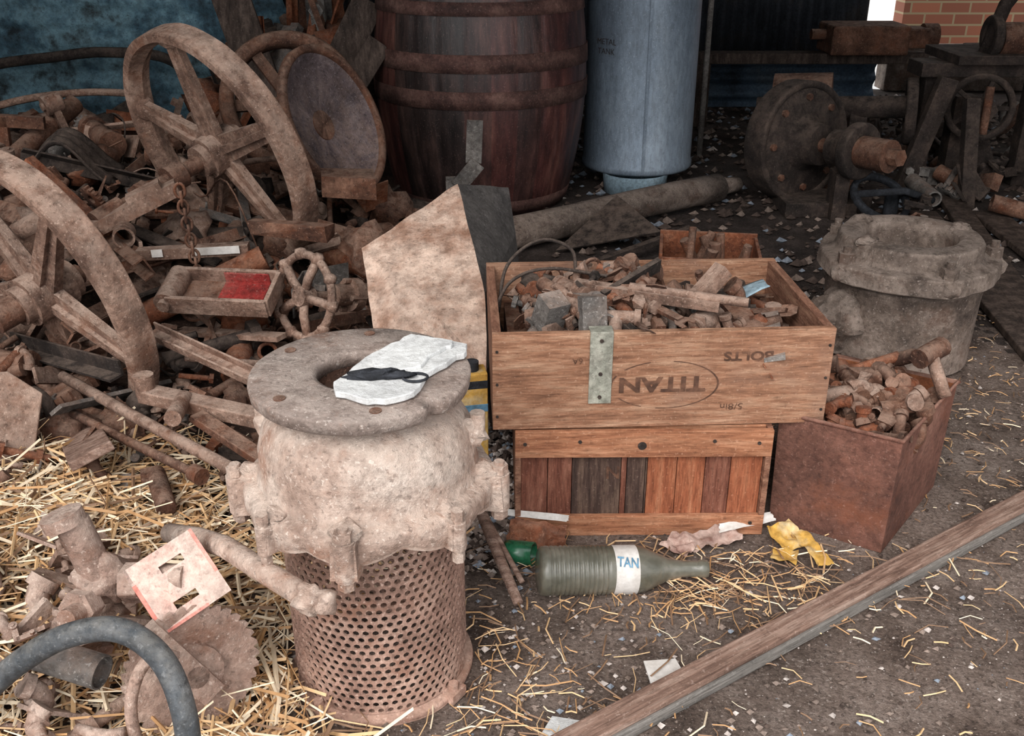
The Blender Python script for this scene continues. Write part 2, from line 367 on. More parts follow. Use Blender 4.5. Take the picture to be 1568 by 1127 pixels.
for i in range(60):
    x=U(-1.4,-.72); y=U(4.55,5.0); k=random.choice(['plate','bar','U','lump','bent','L','gear','bracket'])
    piece(mb,T(x,y,U(.2,.45)+.5*sm((x+1.4)/.6)*R())@RZ(U(0,6))@RX(U(-.7,.7)),k,U(.25,.5),random.choice([0,2,3,3,4,1]))
mb.obj('rear_scrap_stack',HM)
mb=MB()
for (x,y,w,a,ln) in ((-.80,4.28,.13,.5,.9),(-.70,4.15,.1,.6,.6),(-1.05,4.35,.16,-.3,1.0)):
    mb.box(w,.02,ln,T(x,y,.45)@RY(a)@RX(-.15))
mb.obj('leaning_boards',[plankD],bevel=.003)
# ------------------------------------------------------------ spoked wheels
def wheel(name,c,n,Rr,mats,roll=0,ns=5,w=.075,shaft=0):
    mb=MB(); M=I4
    t=.026*Rr/.37
    def rfw(a,z,r): return 1+.006*noise.noise(Vector((math.cos(a)*6,math.sin(a)*6,z*20+r*9)))
    mb.lathe([(Rr-t,-w/2),(Rr-.004,-w/2),(Rr,-w/2+.004),(Rr+.002,0),(Rr,w/2-.004),(Rr-.004,w/2),(Rr-t,w/2),(Rr-t-.004,w*.3),(Rr-t-.016,0),(Rr-t-.004,-w*.3)],96,M,0,closed=True,rf=rfw)
    mb.cyl(.062,.11,M,24,0); mb.cyl(.048,.16,M,24,0); mb.cyl(.026,.2,M,16,1)
    for i in range(ns):
        A=RZ(roll+2*pi*i/ns)
        L0=.05;L1=Rr-t; ln=L1-L0
        B=A@T((L0+L1)/2,0,0)@RY(pi/2)
        mb.box(.026,.085,ln,B,0,tx=.8,ty=.62); mb.box(.056,.024,ln,B,0,tx=.7,ty=.8)
        mb.lump(.035,A@T(L1-.01,0,0),0,.6,1.3,.9,6,.1)
    if shaft:
        mb.cyl(.024,shaft,T(0,0,shaft/2),14,1); mb.cyl(.042,.05,T(0,0,shaft*.4),14,1); mb.cyl(.036,.09,T(0,0,shaft*.95),14,1)
        mb.hexa(.04,.03,T(0,0,shaft*.65),1)
    o=mb.obj(name,mats,bevel=.003); o.matrix_world=frame(c,n); return o
wheel('spoked_flywheel',(-.884,3.0,.525),(-.60,-.72,-.29),.378,[rustB,rustA],.35,5,.08,.42)
wheel('spoked_flywheel',(-1.14,2.28,.34),(-.55,-.78,-.20),.358,[rustB,rustA],.9,5,.075,.1)
mb=MB()
mb.box(.05,.04,.42,frame((-1.12,2.68,.40),(.72,.25,.32)),0); mb.box(.07,.06,.12,frame((-1.2,2.62,.36),(.72,.25,.32)),0)
mb.box(.06,.05,.10,frame((-1.02,2.72,.46),(.72,.25,.32)),0); mb.lump(.05,T(-1.22,2.6,.36),0)
mb.box(.035,.02,.34,frame((-1.22,2.72,.44),(-.6,.1,.6)),1); mb.pipe(.03,.06,frame((-1.06,2.62,.38),(.3,-1,0)),14,0)
mb.obj('rocker_linkage',[rustB,rustC],bevel=.004)
mb=MB()
mb.lathe([(0,.0),(.06,.0),(.12,.012),(.2,.03),(.235,.055),(.245,.057),(.245,.045),(.2,.015),(.1,-.01),(0,-.012)],56,I4,0)
mb.ring(.25,.225,.03,T(0,0,.05),56,1,); mb.cyl(.05,.05,T(0,0,-.02),20,1)
o=mb.obj('harrow_disc',[mat('purple_iron',[(60,50,52),(94,82,84),(128,114,114)],10,speck=.5,dust=DUST,dustamt=.3),rustA]); o.matrix_world=frame((-.62,3.3,.54),(.84,-.36,.40))
mb=MB(); mb.ring(.25,.20,.07,I4,48,0); 
for i in range(3): mb.box(.4,.04,.02,RZ(i*pi/3),0)
o=mb.obj('iron_belt_pulley',[rustA]); o.matrix_world=frame((-.78,3.6,.56),(.3,-.8,.4))
mb=MB()
mb.sheet(.3,.22,T(-1.42,3.15,.47)@RZ(.2),0,14,0,fn=lambda u,v:.07*math.cos(u*5.5)+.01*math.sin(v*20))
mb.obj('curled_metal_sheet',[rustD],solid=.005)
mb=MB()
for i in range(13):
    t=i/12; p=Vector((-.85,2.50,.535)).lerp(Vector((-.83,2.50,.27)),t)
    mb.torus(.0125,.0042,T(*p)@RZ(.3+(i%2)*pi/2)@RX(pi/2)@RZ(pi/2),14,6,0,1.5)
mb.obj('hanging_chain',[rustA])
mb=MB(); M=T(-.73,2.38,.29)@RZ(-.12)@RX(.32)
mb.box(.26,.12,.012,M,1); mb.box(.26,.012,.05,M@T(0,-.06,.018),0); mb.box(.26,.012,.05,M@T(0,.06,.018),0)
mb.box(.12,.105,.004,M@T(.045,0,.008),2); mb.box(.12,.004,.036,M@T(.045,.053,.02),2); mb.box(.012,.12,.05,M@T(.13,0,.018),0)
mb.cyl(.03,.12,M@T(-.135,0,.02)@RX(pi/2),16,0); mb.cyl(.016,.15,M@T(-.135,0,.02)@RX(pi/2),12,0)
mb.obj('red_channel_bracket',[rustB,rustA,redP],bevel=.003)
mb=MB()
mb.torus(.105,.011,I4,36,8); mb.cyl(.026,.04,I4,16,0)
for i in range(5):
    mb.tube([(0,0,0),(.05*math.cos(i*2*pi/5),.05*math.sin(i*2*pi/5),.008),(.103*math.cos(i*2*pi/5),.103*math.sin(i*2*pi/5),0)],.012,8)
for i in range(10): mb.lump(.017,RZ(i*2*pi/10)@T(.108,0,0),0,1,1,1,6,.2)
mb.cyl(.012,.13,T(0,0,-.06),12); mb.cyl(.03,.05,T(0,0,-.12),8); mb.cyl(.045,.03,T(0,0,-.16),20); mb.cyl(.03,.09,T(0,0,-.2),16)
for i in range(4): mb.hexa(.008,.05,RZ(i*pi/2)@T(.038,0,-.15))
o=mb.obj('valve_handwheel',[rustB]); o.matrix_world=frame((-.525,2.36,.30),(-.62,-.72,.25))
mb=MB(); mb.box(.30,.035,.03,T(-.87,2.6,.34)@RZ(.08)@RY(-.03),0); mb.box(.12,.002,.022,T(-.80,2.582,.347)@RZ(.08)@RY(-.03),1); mb.box(.03,.002,.022,T(-.96,2.57,.343)@RZ(.08)@RY(-.03),1)
mb.obj('paint_flecked_bar',[rustB,paperW],bevel=.002)
mb=MB(); mb.tube([(-1.06,2.12,.19),(-.8,1.9,.19),(-.50,1.64,.20)],.013,10); mb.obj('iron_rod',[rustB])
mb=MB(); mb.tube([(-.98,1.97,.17),(-.8,1.84,.165),(-.62,1.69,.18)],.010,10); mb.cyl(.018,.03,frame((-.62,1.69,.18),(.7,-.6,0)),12); mb.obj('iron_rod',[rustA])
mb=MB(); piece(mb,frame((-.68,2.07,.25),(.35,-.25,-.03),roll=.3),'U',.46,0); mb.obj('steel_channel',[rustB])
mb=MB(); mb.box(.045,.03,.3,frame((-.665,1.9,.225),(.28,-.1,-.01)),0); mb.cyl(.022,.05,T(-.80,1.95,.25),12); mb.cyl(.018,.12,frame((-.7,1.86,.24),(.1,-1,.1)),12); mb.obj('linkage_arm',[rustB],bevel=.003)
mb=MB(); mb.box(.035,.018,.26,frame((-.56,1.78,.2),(.22,-.16,-.05)),0); mb.tube([(-.74,1.78,.13),(-.68,1.66,.12)],.02,10); mb.obj('iron_strap',[rustA],bevel=.002)
mb=MB(); mb.prism([(-.2,-.1),(.12,-.12),(.16,.02),(.1,.08),(-.2,.11)],.012,frame((-1.16,1.86,.22),(.35,-.8,.6)),0); mb.obj('steel_plate',[rustB],bevel=.003)
mb=MB(); mb.box(.09,.02,.5,T(-.95,1.93,.13)@RZ(.5)@RX(pi/2-.3)@RZ(.3),0); mb.obj('flat_board',[beamM],bevel=.003)
mb=MB(); mb.box(.16,.09,.07,T(-.50,3.0,.42)@RZ(.2)@RY(.1),0,jit=.008); mb.box(.24,.05,.04,T(-.62,2.7,.37)@RZ(-.25),0,jit=.006); mb.lump(.07,T(-.42,2.75,.3),0); mb.obj('rusted_iron_block',[rustA],bevel=.004)
# big creased tin box
mb=MB()
F=[(-.137,2.47,.56),(-.365,2.30,.447),(-.315,2.10,.30),(-.285,2.06,.16),(-.05,1.93,.17),(-.055,1.95,.285),(-.06,2.12,.40)]
B=[(-.01,2.62,.51),(-.12,2.62,.40),(-.12,2.5,.16),(-.12,2.5,.05),(.03,2.35,.05),(.02,2.4,.3),(.01,2.5,.42)]
cen=(-.17,2.08,.365)
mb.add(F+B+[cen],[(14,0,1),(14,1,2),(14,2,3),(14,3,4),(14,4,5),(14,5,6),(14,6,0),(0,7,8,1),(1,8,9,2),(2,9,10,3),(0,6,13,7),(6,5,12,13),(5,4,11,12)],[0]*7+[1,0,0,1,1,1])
o=mb.obj('creased_metal_tin',[stoneM,tinD,white])
q=o.modifiers.new('sub','SUBSURF'); q.subdivision_type='SIMPLE'; q.levels=4; q.render_levels=4
tx=bpy.data.textures.new('dents','CLOUDS'); tx.noise_scale=.12; q=o.modifiers.new('d','DISPLACE'); q.texture=tx; q.strength=.016; q.texture_coords='LOCAL'
# ------------------------------------------------------------ pump + strainer
PX,PY=-.225,1.36
mb=MB()
def perf():
    r=.143; z0,z1=.02,.371; cols,rows=60,27; ch=(z1-z0)/rows; cw=2*pi/cols
    vs=[];fs=[]
    for j in range(rows):
        for i in range(cols):
            ca=(i+.5*(j%2))*cw; cz=z0+(j+.5)*ch
            o=len(vs); hw=cw/2; hh=ch/2
            outer=[(-1,-1),(0,-1),(1,-1),(1,0),(1,1),(0,1),(-1,1),(-1,0)]
            for (a,b) in outer: vs.append((ca+a*hw,cz+b*hh))
            for (a,b) in outer:
                l=math.hypot(a,b); vs.append((ca+a/l*.0052/r,cz+b/l*.0052))
            for k in range(8): 
                l=(k+1)%8; fs.append((o+k,o+l,o+8+l,o+8+k))
    V=[(r*math.cos(a),r*math.sin(a),z) for a,z in vs]
    mb.add(V,fs,0,None,False)
perf(); mb.obj('perforated_strainer',[strain],(PX,PY,0),solid=-.003)
st=bpy.data.objects['perforated_strainer']
mb=MB()
mb.lathe([(.13,0),(.155,0),(.157,.006),(.155,.014),(.146,.018),(.13,.018)],64,None,1,closed=True,rf=lambda a,z,r:1+.01*math.sin(5*a))
for a in (-.6,.9,2.4,4.1): mb.box(.03,.035,.018,RZ(a)@T(.153,0,.012),1); mb.hexa(.009,.012,RZ(a)@T(.155,0,.026),1)
LA=[-1.62,-.78,-.10,.8,1.5,2.3,3.28,4.0]
MAIN=[-1.62,-.10,1.5,3.28]
def lob(a,wd=3.2,S=LA): return max(max(0,math.cos(min(pi/2,abs(((a-b+pi)%(2*pi))-pi)*wd))) for b in S)
def rf(a,z,r):
    n=1+.022*noise.noise(Vector((math.cos(a)*2,math.sin(a)*2,z*9)))+.008*noise.noise(Vector((math.cos(a)*9,math.sin(a)*9,z*40)))
    if .33<z<.40: n*=1+.05*lob(a)
    return n
def zfc(a,z,r):
    if z<.362 and r>.14: return .020*(1-lob(a,3.6))
    return 0
mb.lathe([(.11,.356),(.150,.346),(.170,.338),(.182,.341),(.189,.352),(.189,.384),(.184,.391),(.168,.397),(.169,.42),(.168,.445),(.162,.470),(.151,.492),(.137,.508),(.125,.516),(.118,.520),(.118,.54)],192,None,0,rf=rf,zf=zfc)
for b in LA:
    A=RZ(b); k=1 if b in MAIN else .72
    mb.box(.036*k,.040*k,.060*k,A@T(.197,0,.364),0,tx=.8,ty=.85,jit=.002); mb.cyl(.0165*k,.064*k,A@T(.206,0,.364),14,0)
    mb.hexa(.014*k,.014,A@T(.206,0,.404-.012*(1-k)),0); mb.cyl(.008,.105*k,A@T(.206,0,.364),10,0); mb.hexa(.0135*k,.016,A@T(.206,0,.324+.012*(1-k)),0)
    mb.lump(.024*k,A@T(.182,0,.396),0,1,1,.7,8,.3)
for a,z in ((2.95,.458),(-.05,.462),(1.2,.46)):
    A=RZ(a); mb.lump(.030,A@T(.158,0,z),0,1,.8,.9,8,.3); mb.cyl(.012,.03,A@T(.172,0,z+.018),10,0)
mb.lump(.014,T(.055,-.146,.45),0,1.2,.5,1,8,.3)
o=mb.obj('pump_casing',[cast,strain],(0,0,0),bevel=.0025); 
mb=MB()
def rfp(a,z,r):
    k=1+.012*noise.noise(Vector((math.cos(a)*3,math.sin(a)*3,1)))
    if r>.12:
        d=abs(((a+.75)+pi)%(2*pi)-pi)
        if d<.10: k-=.10*(1-d/.10)
    return k
mb.lathe([(.066,.537),(.12,.534),(.160,.537),(.165,.541),(.167,.558),(.164,.562),(.075,.564),(.066,.560)],120,None,0,rf=rfp,closed=True)
for a in(.4,1.6,2.6,3.9,5.0): mb.cyl(.009,.003,RZ(a)@T(.14,0,.5625),12,1)
mb.lathe([(.066,.540),(.066,.50),(0,.50)],40,None,1)
castP=mat('dusty_grey_flange',[(118,98,88),(160,142,132),(194,180,170)],8,dust=(196,180,170),dustamt=.3,bump=.9,speck=.4,stain=(150,112,92))
fl=mb.obj('top_flange',[castP,rustA])
root=bpy.data.objects.new('pump_with_strainer',None); scene.collection.objects.link(root); root.location=(PX,PY,0)
for q in (o,fl,st): q.parent=root
st.location=(0,0,0); fl.location=(-.004,0,0)
mb=MB()
P=[(-.257,1.293),(-.235,1.34),(-.215,1.395),(-.19,1.43),(-.162,1.472),(-.12,1.45),(-.071,1.432),(-.070,1.40),(-.088,1.378),(-.124,1.325),(-.138,1.26),(-.176,1.234),(-.215,1.24),(-.249,1.262)]
P2=[]
for i,(x,y) in enumerate(P):
    nx_,ny_=P[(i+1)%len(P)]
    for t in (0,.33,.66): P2.append((x+(nx_-x)*t+U(-.003,.003),y+(ny_-y)*t+U(-.003,.003)))
P=P2[::-1]
mb.prism(P,.010,T(0,0,.571),0); mb.prism([((x+.155)*.62-.145,(y-1.36)*.55+1.39) for x,y in P],.007,T(0,0,.579),0)
mb.obj('broken_white_slab',[white],bevel=.0015)
mb=MB(); mb.lump(.026,T(-.205,1.305,.580),0,1.4,.5,.3,10,.6); mb.lump(.018,T(-.168,1.302,.581),0,1.5,.45,.3,10,.6); mb.torus(.014,.002,T(-.14,1.30,.579),18,6,0,1.3); mb.obj('charred_scrap',[blackM])
mb=MB()
mb.tube([(-.60,1.46,.20),(-.52,1.38,.245),(-.45,1.30,.283),(-.37,1.21,.305),(-.30,1.148,.310)],.0175,14,0)
mb.lump(.023,T(-.285,1.138,.310),0,1.1,1,.9,10,.3); mb.lump(.019,T(-.262,1.132,.309),0)
mb.obj('pale_iron_bar',[cast])
# ------------------------------------------------------------ crates
mb=MB(); W=.518;H=.25;D=.40
mb.slab(0,.012,0,D,0,H,1); mb.slab(W-.012,W,0,D,0,H,1); mb.slab(0,W,D-.012,D,0,H,1); mb.slab(.012,W-.012,.01,D-.012,0,.012,1)
for i in range(4): mb.slab(.002,W-.002,.01+i*D/4,.004+(i+1)*D/4,H-.012,H-.001,0)
mb.slab(0,W,-.012,0,H-.062,H-.002,0); mb.slab(0,W,-.012,0,0,.048,0)
mb.slab(0,.012,-.0125,0,.0485,H-.0625,1); mb.slab(W-.012,W,-.0125,0,.0485,H-.0625,1)
x=.012
for w,mi in ((.055,3),(.05,3),(.1,4),(.012,3),(.038,4),(.004,4),(.06,2),(.058,2),(.052,3),(.065,2)):
    mb.slab(x,x+w-.0012,0,.008,.045,H-.06,mi); x+=w
for (x,z) in ((.02,.22),(.02,.03),(.49,.22),(.49,.03),(.13,.225),(.40,.225)): mb.cyl(.004,.002,T(x,-.013,z)@RX(pi/2),8,5)
mb.cyl(.009,.001,T(.255,-.0125,.215)@RX(pi/2),14,5)
lc=mb.obj('wooden_crate',[woodO,woodTs,slO,slR,slD,rustD],(.006,1.752,0),(0,0,.012),bevel=.0015)
mb=MB(); W=.667;H=.205;D=.425
mb.slab(0,W,0,.016,0,H,0); mb.slab(0,W,D-.016,D,0,H,0); mb.slab(0,.018,.016,D-.016,0,H-.004,1); mb.slab(W-.018,W,.016,D-.016,0,H-.002,1)
mb.slab(.018,W-.018,.016,D-.016,0,.014,1)
mb.slab(.188,.233,-.003,0,.055,H+.002,2); mb.slab(.188,.233,-.003,.03,H+.0005,H+.003,2)
for (x,z) in ((.21,.07),(.21,.12),(.21,.19)): mb.cyl(.004,.003,T(x,-.004,z)@RX(pi/2),8,3)
for z in(.03,.1,.17):
    for x in(.009,W-.009): mb.cyl(.003,.002,T(x,-.001,z)@RX(pi/2),8,3)
n=44
for i in range(n):
    if i in (10,11,12,17,18,30,31,22,23,24,25): continue
    a0,a1=2*pi*i/n,2*pi*(i+1)/n; vs=[]
    for a in(a0,a1):
        for k in(1,.965): vs.append((.338+.108*k*math.cos(a),-.0006,.092+.052*k*math.sin(a)))
    mb.add(vs,[(0,1,3,2)],4)
uc=mb.obj('bolt_crate',[woodT,woodTs,zinc,rustD,ink],(-.038,1.742,.2515),(0,0,.05),bevel=.0015)
def text(s,x,z,size,par,y=-.0012,M=None,ex=.0003,m=ink,sx=1,off=.018):
    c=bpy.data.curves.new('lettering','FONT'); c.body=s; c.size=size; c.align_x='CENTER'; c.align_y='CENTER'; c.extrude=ex; c.offset=size*off
    c.materials.append(m); o=bpy.data.objects.new('lettering_'+s.lower(),c); scene.collection.objects.link(o); o.parent=par
    o.matrix_local=(M if M else T(x,y,z)@RY(pi)@RX(pi/2))@Matrix.Diagonal((sx,1,1,1)); return o
text('TITAN',.332,.095,.044,uc,sx=1.35,off=.03); text('BOLTS',.50,.152,.026,uc,sx=1.3,off=.02); text('5/8in',.475,.042,.020,uc,sx=1.2,off=-.01); text('6A',.165,.148,.018,uc,off=-.01)
text('N',.2,.15,.04,lc,y=-.0012,M=T(.2,-.001,.145)@RX(pi/2))
def fill(n,sx,sy,zf,kinds,wts,smin,smax,nm,mw):
    mb=MB()
    for i in range(n):
        u,v=U(-.5,.5),U(-.5,.5); k=random.choices(kinds,wts)[0]; s=U(smin,smax)
        if k in('bar','rod','wrench','L'): s*=1.7
        x=u*(sx-s*.6); y=v*(sy-s*.6); z=zf(u,v)+U(-.04,.012)
        M=T(x,y,z)@RZ(U(0,2*pi))@RX(pi/2+U(-.35,.35))@RZ(U(0,6))
        piece(mb,M,k,s,random.choices(range(nm),mw)[0])
    return mb
mb=fill(240,.58,.38,lambda u,v:.165+.045*math.cos(u*2.6)*math.cos(v*2.4)+(.02 if u<0 else -.025),['bolt','rod','bar','wrench','pipe','tee','elbow','lump','block','bent','ring','plate','bracket'],[12,7,9,12,5,7,6,5,6,4,5,3,10],.06,.125,5,[6,6,1,2,2.5])
mb.slab(-.30,.30,-.185,.185,.02,.12,0)
mb.box(.03,.02,.30,frame((-.02,-.06,.225),(.9,-.35,-.03)),1); mb.cyl(.010,.24,frame((.06,-.09,.235),(.9,-.35,-.02)),10,1)
mb.box(.035,.03,.09,frame((.12,-.02,.23),(.5,.2,.5)),1); mb.box(.05,.045,.07,T(-.22,-.12,.215)@RZ(.5)@RX(.4),4); mb.box(.05,.03,.075,T(-.14,-.15,.22)@RZ(.2)@RX(-.2),4)
mb.obj('assorted_bolts_and_tools',HM,(.290,1.965,.2515),(0,0,.05),bevel=0)
mb=MB(); mb.sheet(.11,.07,T(.50,2.03,.43)@RY(-.3),0,6,.012); mb.obj('bluish_tin_scrap',[galvL],solid=.002)
mb=MB()
mb.tube(smoothpts([(-.03,2.0,.40),(-.01,2.05,.49),(.06,2.1,.53),(.13,2.1,.51),(.14,2.05,.46)]),.004,8); mb.tube(smoothpts([(-.04,1.95,.42),(.0,1.98,.48),(.08,2.0,.50),(.2,1.98,.49)]),.0035,8)
mb.obj('wire_loop',[rustD])
# ------------------------------------------------------------ rusty bin with fittings
mb=MB()
Q=[(.545,1.80),(.752,1.675),(.965,1.94),(.745,2.08)]; Ht=.262
def shrink(Q,k):
    cx=sum(p[0] for p in Q)/4; cy=sum(p[1] for p in Q)/4; return [(cx+(x-cx)*k,cy+(y-cy)*k) for x,y in Q]
Qb=shrink(Q,.97);Qi=shrink(Q,.955)
vs=[(x,y,0) for x,y in Qb]+[(x,y,Ht+(0.006 if i==2 else 0)) for i,(x,y) in enumerate(Q)]+[(x,y,Ht-.002) for x,y in Qi]+[(x,y,.01) for x,y in Qi]
fs=[];mi=[]
for i in range(4):
    j=(i+1)%4; fs+=[(i,j,4+j,4+i),(4+i,4+j,8+j,8+i),(8+i,8+j,12+j,12+i)]; mi+=[0,0,1]
fs.append((12,13,14,15)); mi.append(1)
mb.add(vs,fs,mi); mb.tube([(*Q[0],Ht),(*Q[1],Ht),(*Q[2],Ht),(*Q[3],Ht),(*Q[0],Ht)],.005,6,0)
mb.obj('rusty_metal_bin',[binM,binI],bevel=.004)
mb=MB(); ex=Vector((.78,-.47,0)).normalized(); ey=Vector((.62,.78,0)).normalized(); cc=Vector((.755,1.875,0))
for i in range(95):
    u,v=U(-.5,.5),U(-.5,.5); p=cc+ex*u*.18+ey*v*.25
    piece(mb,T(p.x,p.y,.205+U(0,.05)+.02*math.cos(v*3))@RZ(U(0,6))@RX(pi/2+U(-.5,.5))@RZ(U(0,6)),random.choice(['tee','elbow','bolt','pipe','tee','elbow','block']),U(.07,.12),random.choice([0,1,0,0,2]))
mb.prism([(p[0],p[1]) for p in shrink(Q,.92)],.1,T(0,0,.14),0)
mb.tube([(.80,2.02,.26),(.86,1.95,.32),(.89,1.90,.335)],.016,10,0); mb.cyl(.022,.08,frame((.88,1.91,.345),(.7,.5,.1)),12,0); mb.tube([(.70,1.97,.26),(.84,1.97,.31)],.012,10,2)
mb.tube([(.88,1.90,.34),(.90,1.85,.27)],.014,10,1)
mb.obj('pipe_fittings',[rustA,rustB,rustC])
# ------------------------------------------------------------ cast housing (right)
mb=MB()
def rfh(a,z,r): return 1+.02*noise.noise(Vector((math.cos(a)*2,math.sin(a)*2,z*6)))+.008*noise.noise(Vector((math.cos(a)*8,math.sin(a)*8,z*30)))+(.05*max(0,math.cos(5*a+1)) if .255<z<.315 and r>.2 else 0)
mb.lathe([(.0,.0),(.195,.0),(.207,.01),(.209,.12),(.211,.20),(.213,.235),(.216,.25),(.232,.256),(.240,.262),(.240,.300),(.235,.308),(.205,.314),(.197,.325),(.195,.352),(.188,.362),(.140,.366),(.128,.358),(.126,.33),(.124,.2),(0,.2)],120,None,0,rf=rfh)
for i in range(5):
    A=RZ((2*pi*i-1)/5); mb.hexa(.024,.03,A@T(.225,0,.322),0); mb.cyl(.012,.05,A@T(.225,0,.33),10,0); mb.lump(.03,A@T(.236,0,.283),0,1,1.1,.9,8,.2)
for a in(.3,2.2,3.6): mb.lump(.028,RZ(a)@T(.165,0,.362),0,1.2,1,.6,8,.3)
mb.lump(.10,T(-.19,-.08,.14),0,.9,.8,.8,12,.3); mb.cyl(.06,.12,T(-.2,-.08,.14)@RY(-pi/2+.3)@RX(.5),20,0)
mb.obj('cast_iron_housing',[housing],(1.12,2.69,0),bevel=.003)
# ------------------------------------------------------------ long diagonal beam
mb=MB(); mb.box(2.3,.046,.03,None,0,jit=.003); mb.box(2.3,.008,.022,T(0,-.028,-.004),1,jit=.002)
mb.obj('timber_batten',[beamM,greyedge],(.78,1.615,.017),(0,0,.592),bevel=.004)
# ------------------------------------------------------------ bottle
k=1.12
mb=MB(); prof=[(0,.0),(.036,.0),(.041,.004),(.042,.012)]
z=.016
while z<.125: prof+=[(.0424,z),(.0418,z+.003),(.0394,z+.0045),(.0418,z+.006)]; z+=.009
prof+=[(.0415,.135),(.0415,.190),(.039,.205),(.030,.228),(.019,.255),(.0145,.28),(.0135,.315),(.0155,.318),(.0155,.332),(.012,.334),(.0,.334)]
prof=[(r*k,z) for r,z in prof]
mb.lathe(prof,40,None,0); mb.lathe([(.0421*k,.142),(.0421*k,.188)],40,None,1)
b=mb.obj('glass_bottle',[glass,paperW]); b.matrix_world=frame((.050,1.556,.048),(.33,.037,-.022))
Mi=b.matrix_world.inverted()
ax=Vector((.33,.037,-.022)).normalized(); ctr=Vector((.050,1.556,.048))+ax*.165; nv=Vector((0,-.62,.78)); nv=(nv-ax*nv.dot(ax)).normalized(); upv=nv.cross(ax)
Mt=Matrix((ax,upv,nv)).transposed().to_4x4(); Mt.translation=ctr+nv*.0478
to=text('TAN',0,0,.027,None,M=I4,m=blueInk,sx=.8); to.parent=b; to.matrix_parent_inverse=Mi; to.matrix_basis=Mt@RZ(-.1)@Matrix.Diagonal((.75,1,1,1))
mb=MB(); mb.sheet(.15,.05,T(.40,1.71,.016)@RZ(.35)@RX(.15),0,18,.008,40); mb.sheet(.13,.02,T(.49,1.748,.03)@RZ(.35)@RX(.7),1,12,.005,40); mb.sheet(.05,.06,T(.34,1.69,.012)@RZ(.9),0,12,.008,50); mb.obj('crumpled_wrapper',[paperP,paperW])
mb=MB(); mb.sheet(.07,.07,T(.57,1.72,.016)@RZ(.5)@RX(.3),0,16,.008,45); mb.sheet(.035,.12,T(.61,1.68,.014)@RZ(.2),0,12,.006,40); mb.sheet(.05,.05,T(.55,1.66,.01)@RZ(1.2),0,12,.006,50); mb.obj('yellow_wrapper',[paperY])
mb=MB(); mb.sheet(.12,.06,T(.05,1.70,.03)@RZ(-.2)@RX(.6),0,16,.010,40); mb.sheet(.13,.014,T(.05,1.735,.055)@RZ(-.2)@RX(1.2),1,10,.006,18); mb.obj('torn_foil_wrapper',[rustC,paperW])
mb=MB(); mb.lathe([(.022,-.03),(.024,-.02),(.024,.03)],20,frame((.015,1.65,.023),(.9,-.3,.1)),0,arc=2*pi); mb.obj('broken_green_bottle',[glassG],solid=.003)
mb=MB(); mb.tube([(-.075,1.76,.08),(-.03,1.63,.04),(.012,1.505,.012)],lambda t:.013-.003*t,8); mb.tube([(-.06,1.73,.07),(.02,1.56,.018)],.006,6); mb.obj('broken_stick',[beamM])
mb=MB(); mb.prism([(-.035,-.02),(.03,-.03),(.035,.02),(-.02,.035)],.003,T(.26,1.325,.006)@RZ(.4)@RX(.1)); mb.obj('white_card_scrap',[paperW])
mb=MB(); mb.prism([(-.035,-.02),(.03,-.03),(.035,.02),(-.01,.03)],.006,T(.075,1.19,.008)); mb.obj('plaster_chip',[white])
mb=MB(); mb.box(.06,.05,.31,T(0,0,.155),0); mb.box(.061,.051,.02,T(0,0,.285),1); mb.box(.061,.051,.02,T(0,0,.23),2); mb.cyl(.015,.02,T(0,0,.32),12,1)
mb.obj('oil_carton',[paperY,blackM,blueInk],(-.085,1.90,0),(0,0,.2),bevel=.002)
# ------------------------------------------------------------ barrel
mb=MB()
NS=26; staveMi=[random.choice([0,1,2,0]) for _ in range(NS)]
BH=1.10
def rb(z): t=(z-.55)/.55; return .455-.085*t*t
prof=[(0,.03),(rb(0)-.03,.03),(rb(0)-.03,0),(rb(0),0)]+[(rb(BH*z/20),BH*z/20) for z in range(1,20)]+[(rb(BH),BH),(rb(BH)-.03,BH),(rb(BH)-.03,BH-.05),(0,BH-.05)]
def rfb(a,z,r):
    f=(a/(2*pi)*NS)%1; d=min(f,1-f); return 1-(.006 if d<.06 else 0)-.003*(2*abs(f-.5))**2
mb.lathe(prof,NS*8,None,0,rf=rfb,segmi=lambda i:staveMi[i//8],smooth=True)
for z0,z1 in((.02,.07),(.46,.53),(.60,.67),(.81,.86),(1.03,1.08)):
    mb.lathe([(rb(z0)+.001,z0),(rb(z0)+.006,z0),(rb(z1)+.006,z1),(rb(z1)+.001,z1)],72,None,3)
mb.obj('wooden_barrel',bw+[hoop],(-.135,4.44,0))
mb=MB()
mb.lathe([(0,.09),(.25,.09),(.256,.10),(.256,.12),(.25,.13),(.25,2.0),(.255,2.01),(.25,2.02),(0,2.02)],64,None,0)
mb.lathe([(0,0),(.14,0),(.15,.09)],32,T(-.02,-.14,0),1); mb.slab(-.006,.006,-.256,-.25,.1,2.0,0)
gt=mb.obj('galvanised_flue_tank',[galv,galvL],(.585,4.66,0))
text('METAL',0,0,.035,gt,M=T(-.178,-.178,.66)@RZ(-.785)@RX(pi/2),m=rustD,off=-.01); text('TANK',0,0,.035,gt,M=T(-.178,-.178,.62)@RZ(-.785)@RX(pi/2),m=rustD,off=-.01)
mb=MB(); mb.cyl(.015,2,T(0,0,1),10); mb.obj('steel_post',[rustG],(.98,5.2,0))
mb=MB(); mb.tube([(-.05,3.58,.075),(.2,3.76,.075),(.5,4.0,.075),(.7,4.13,.08),(.90,4.28,.075)],lambda t:.062+.006*math.sin(t*25),16,0)
mb.tube([(.90,4.28,.075),(1.0,4.35,.075)],.035,12,0); mb.obj('lagged_pipe',[housing])
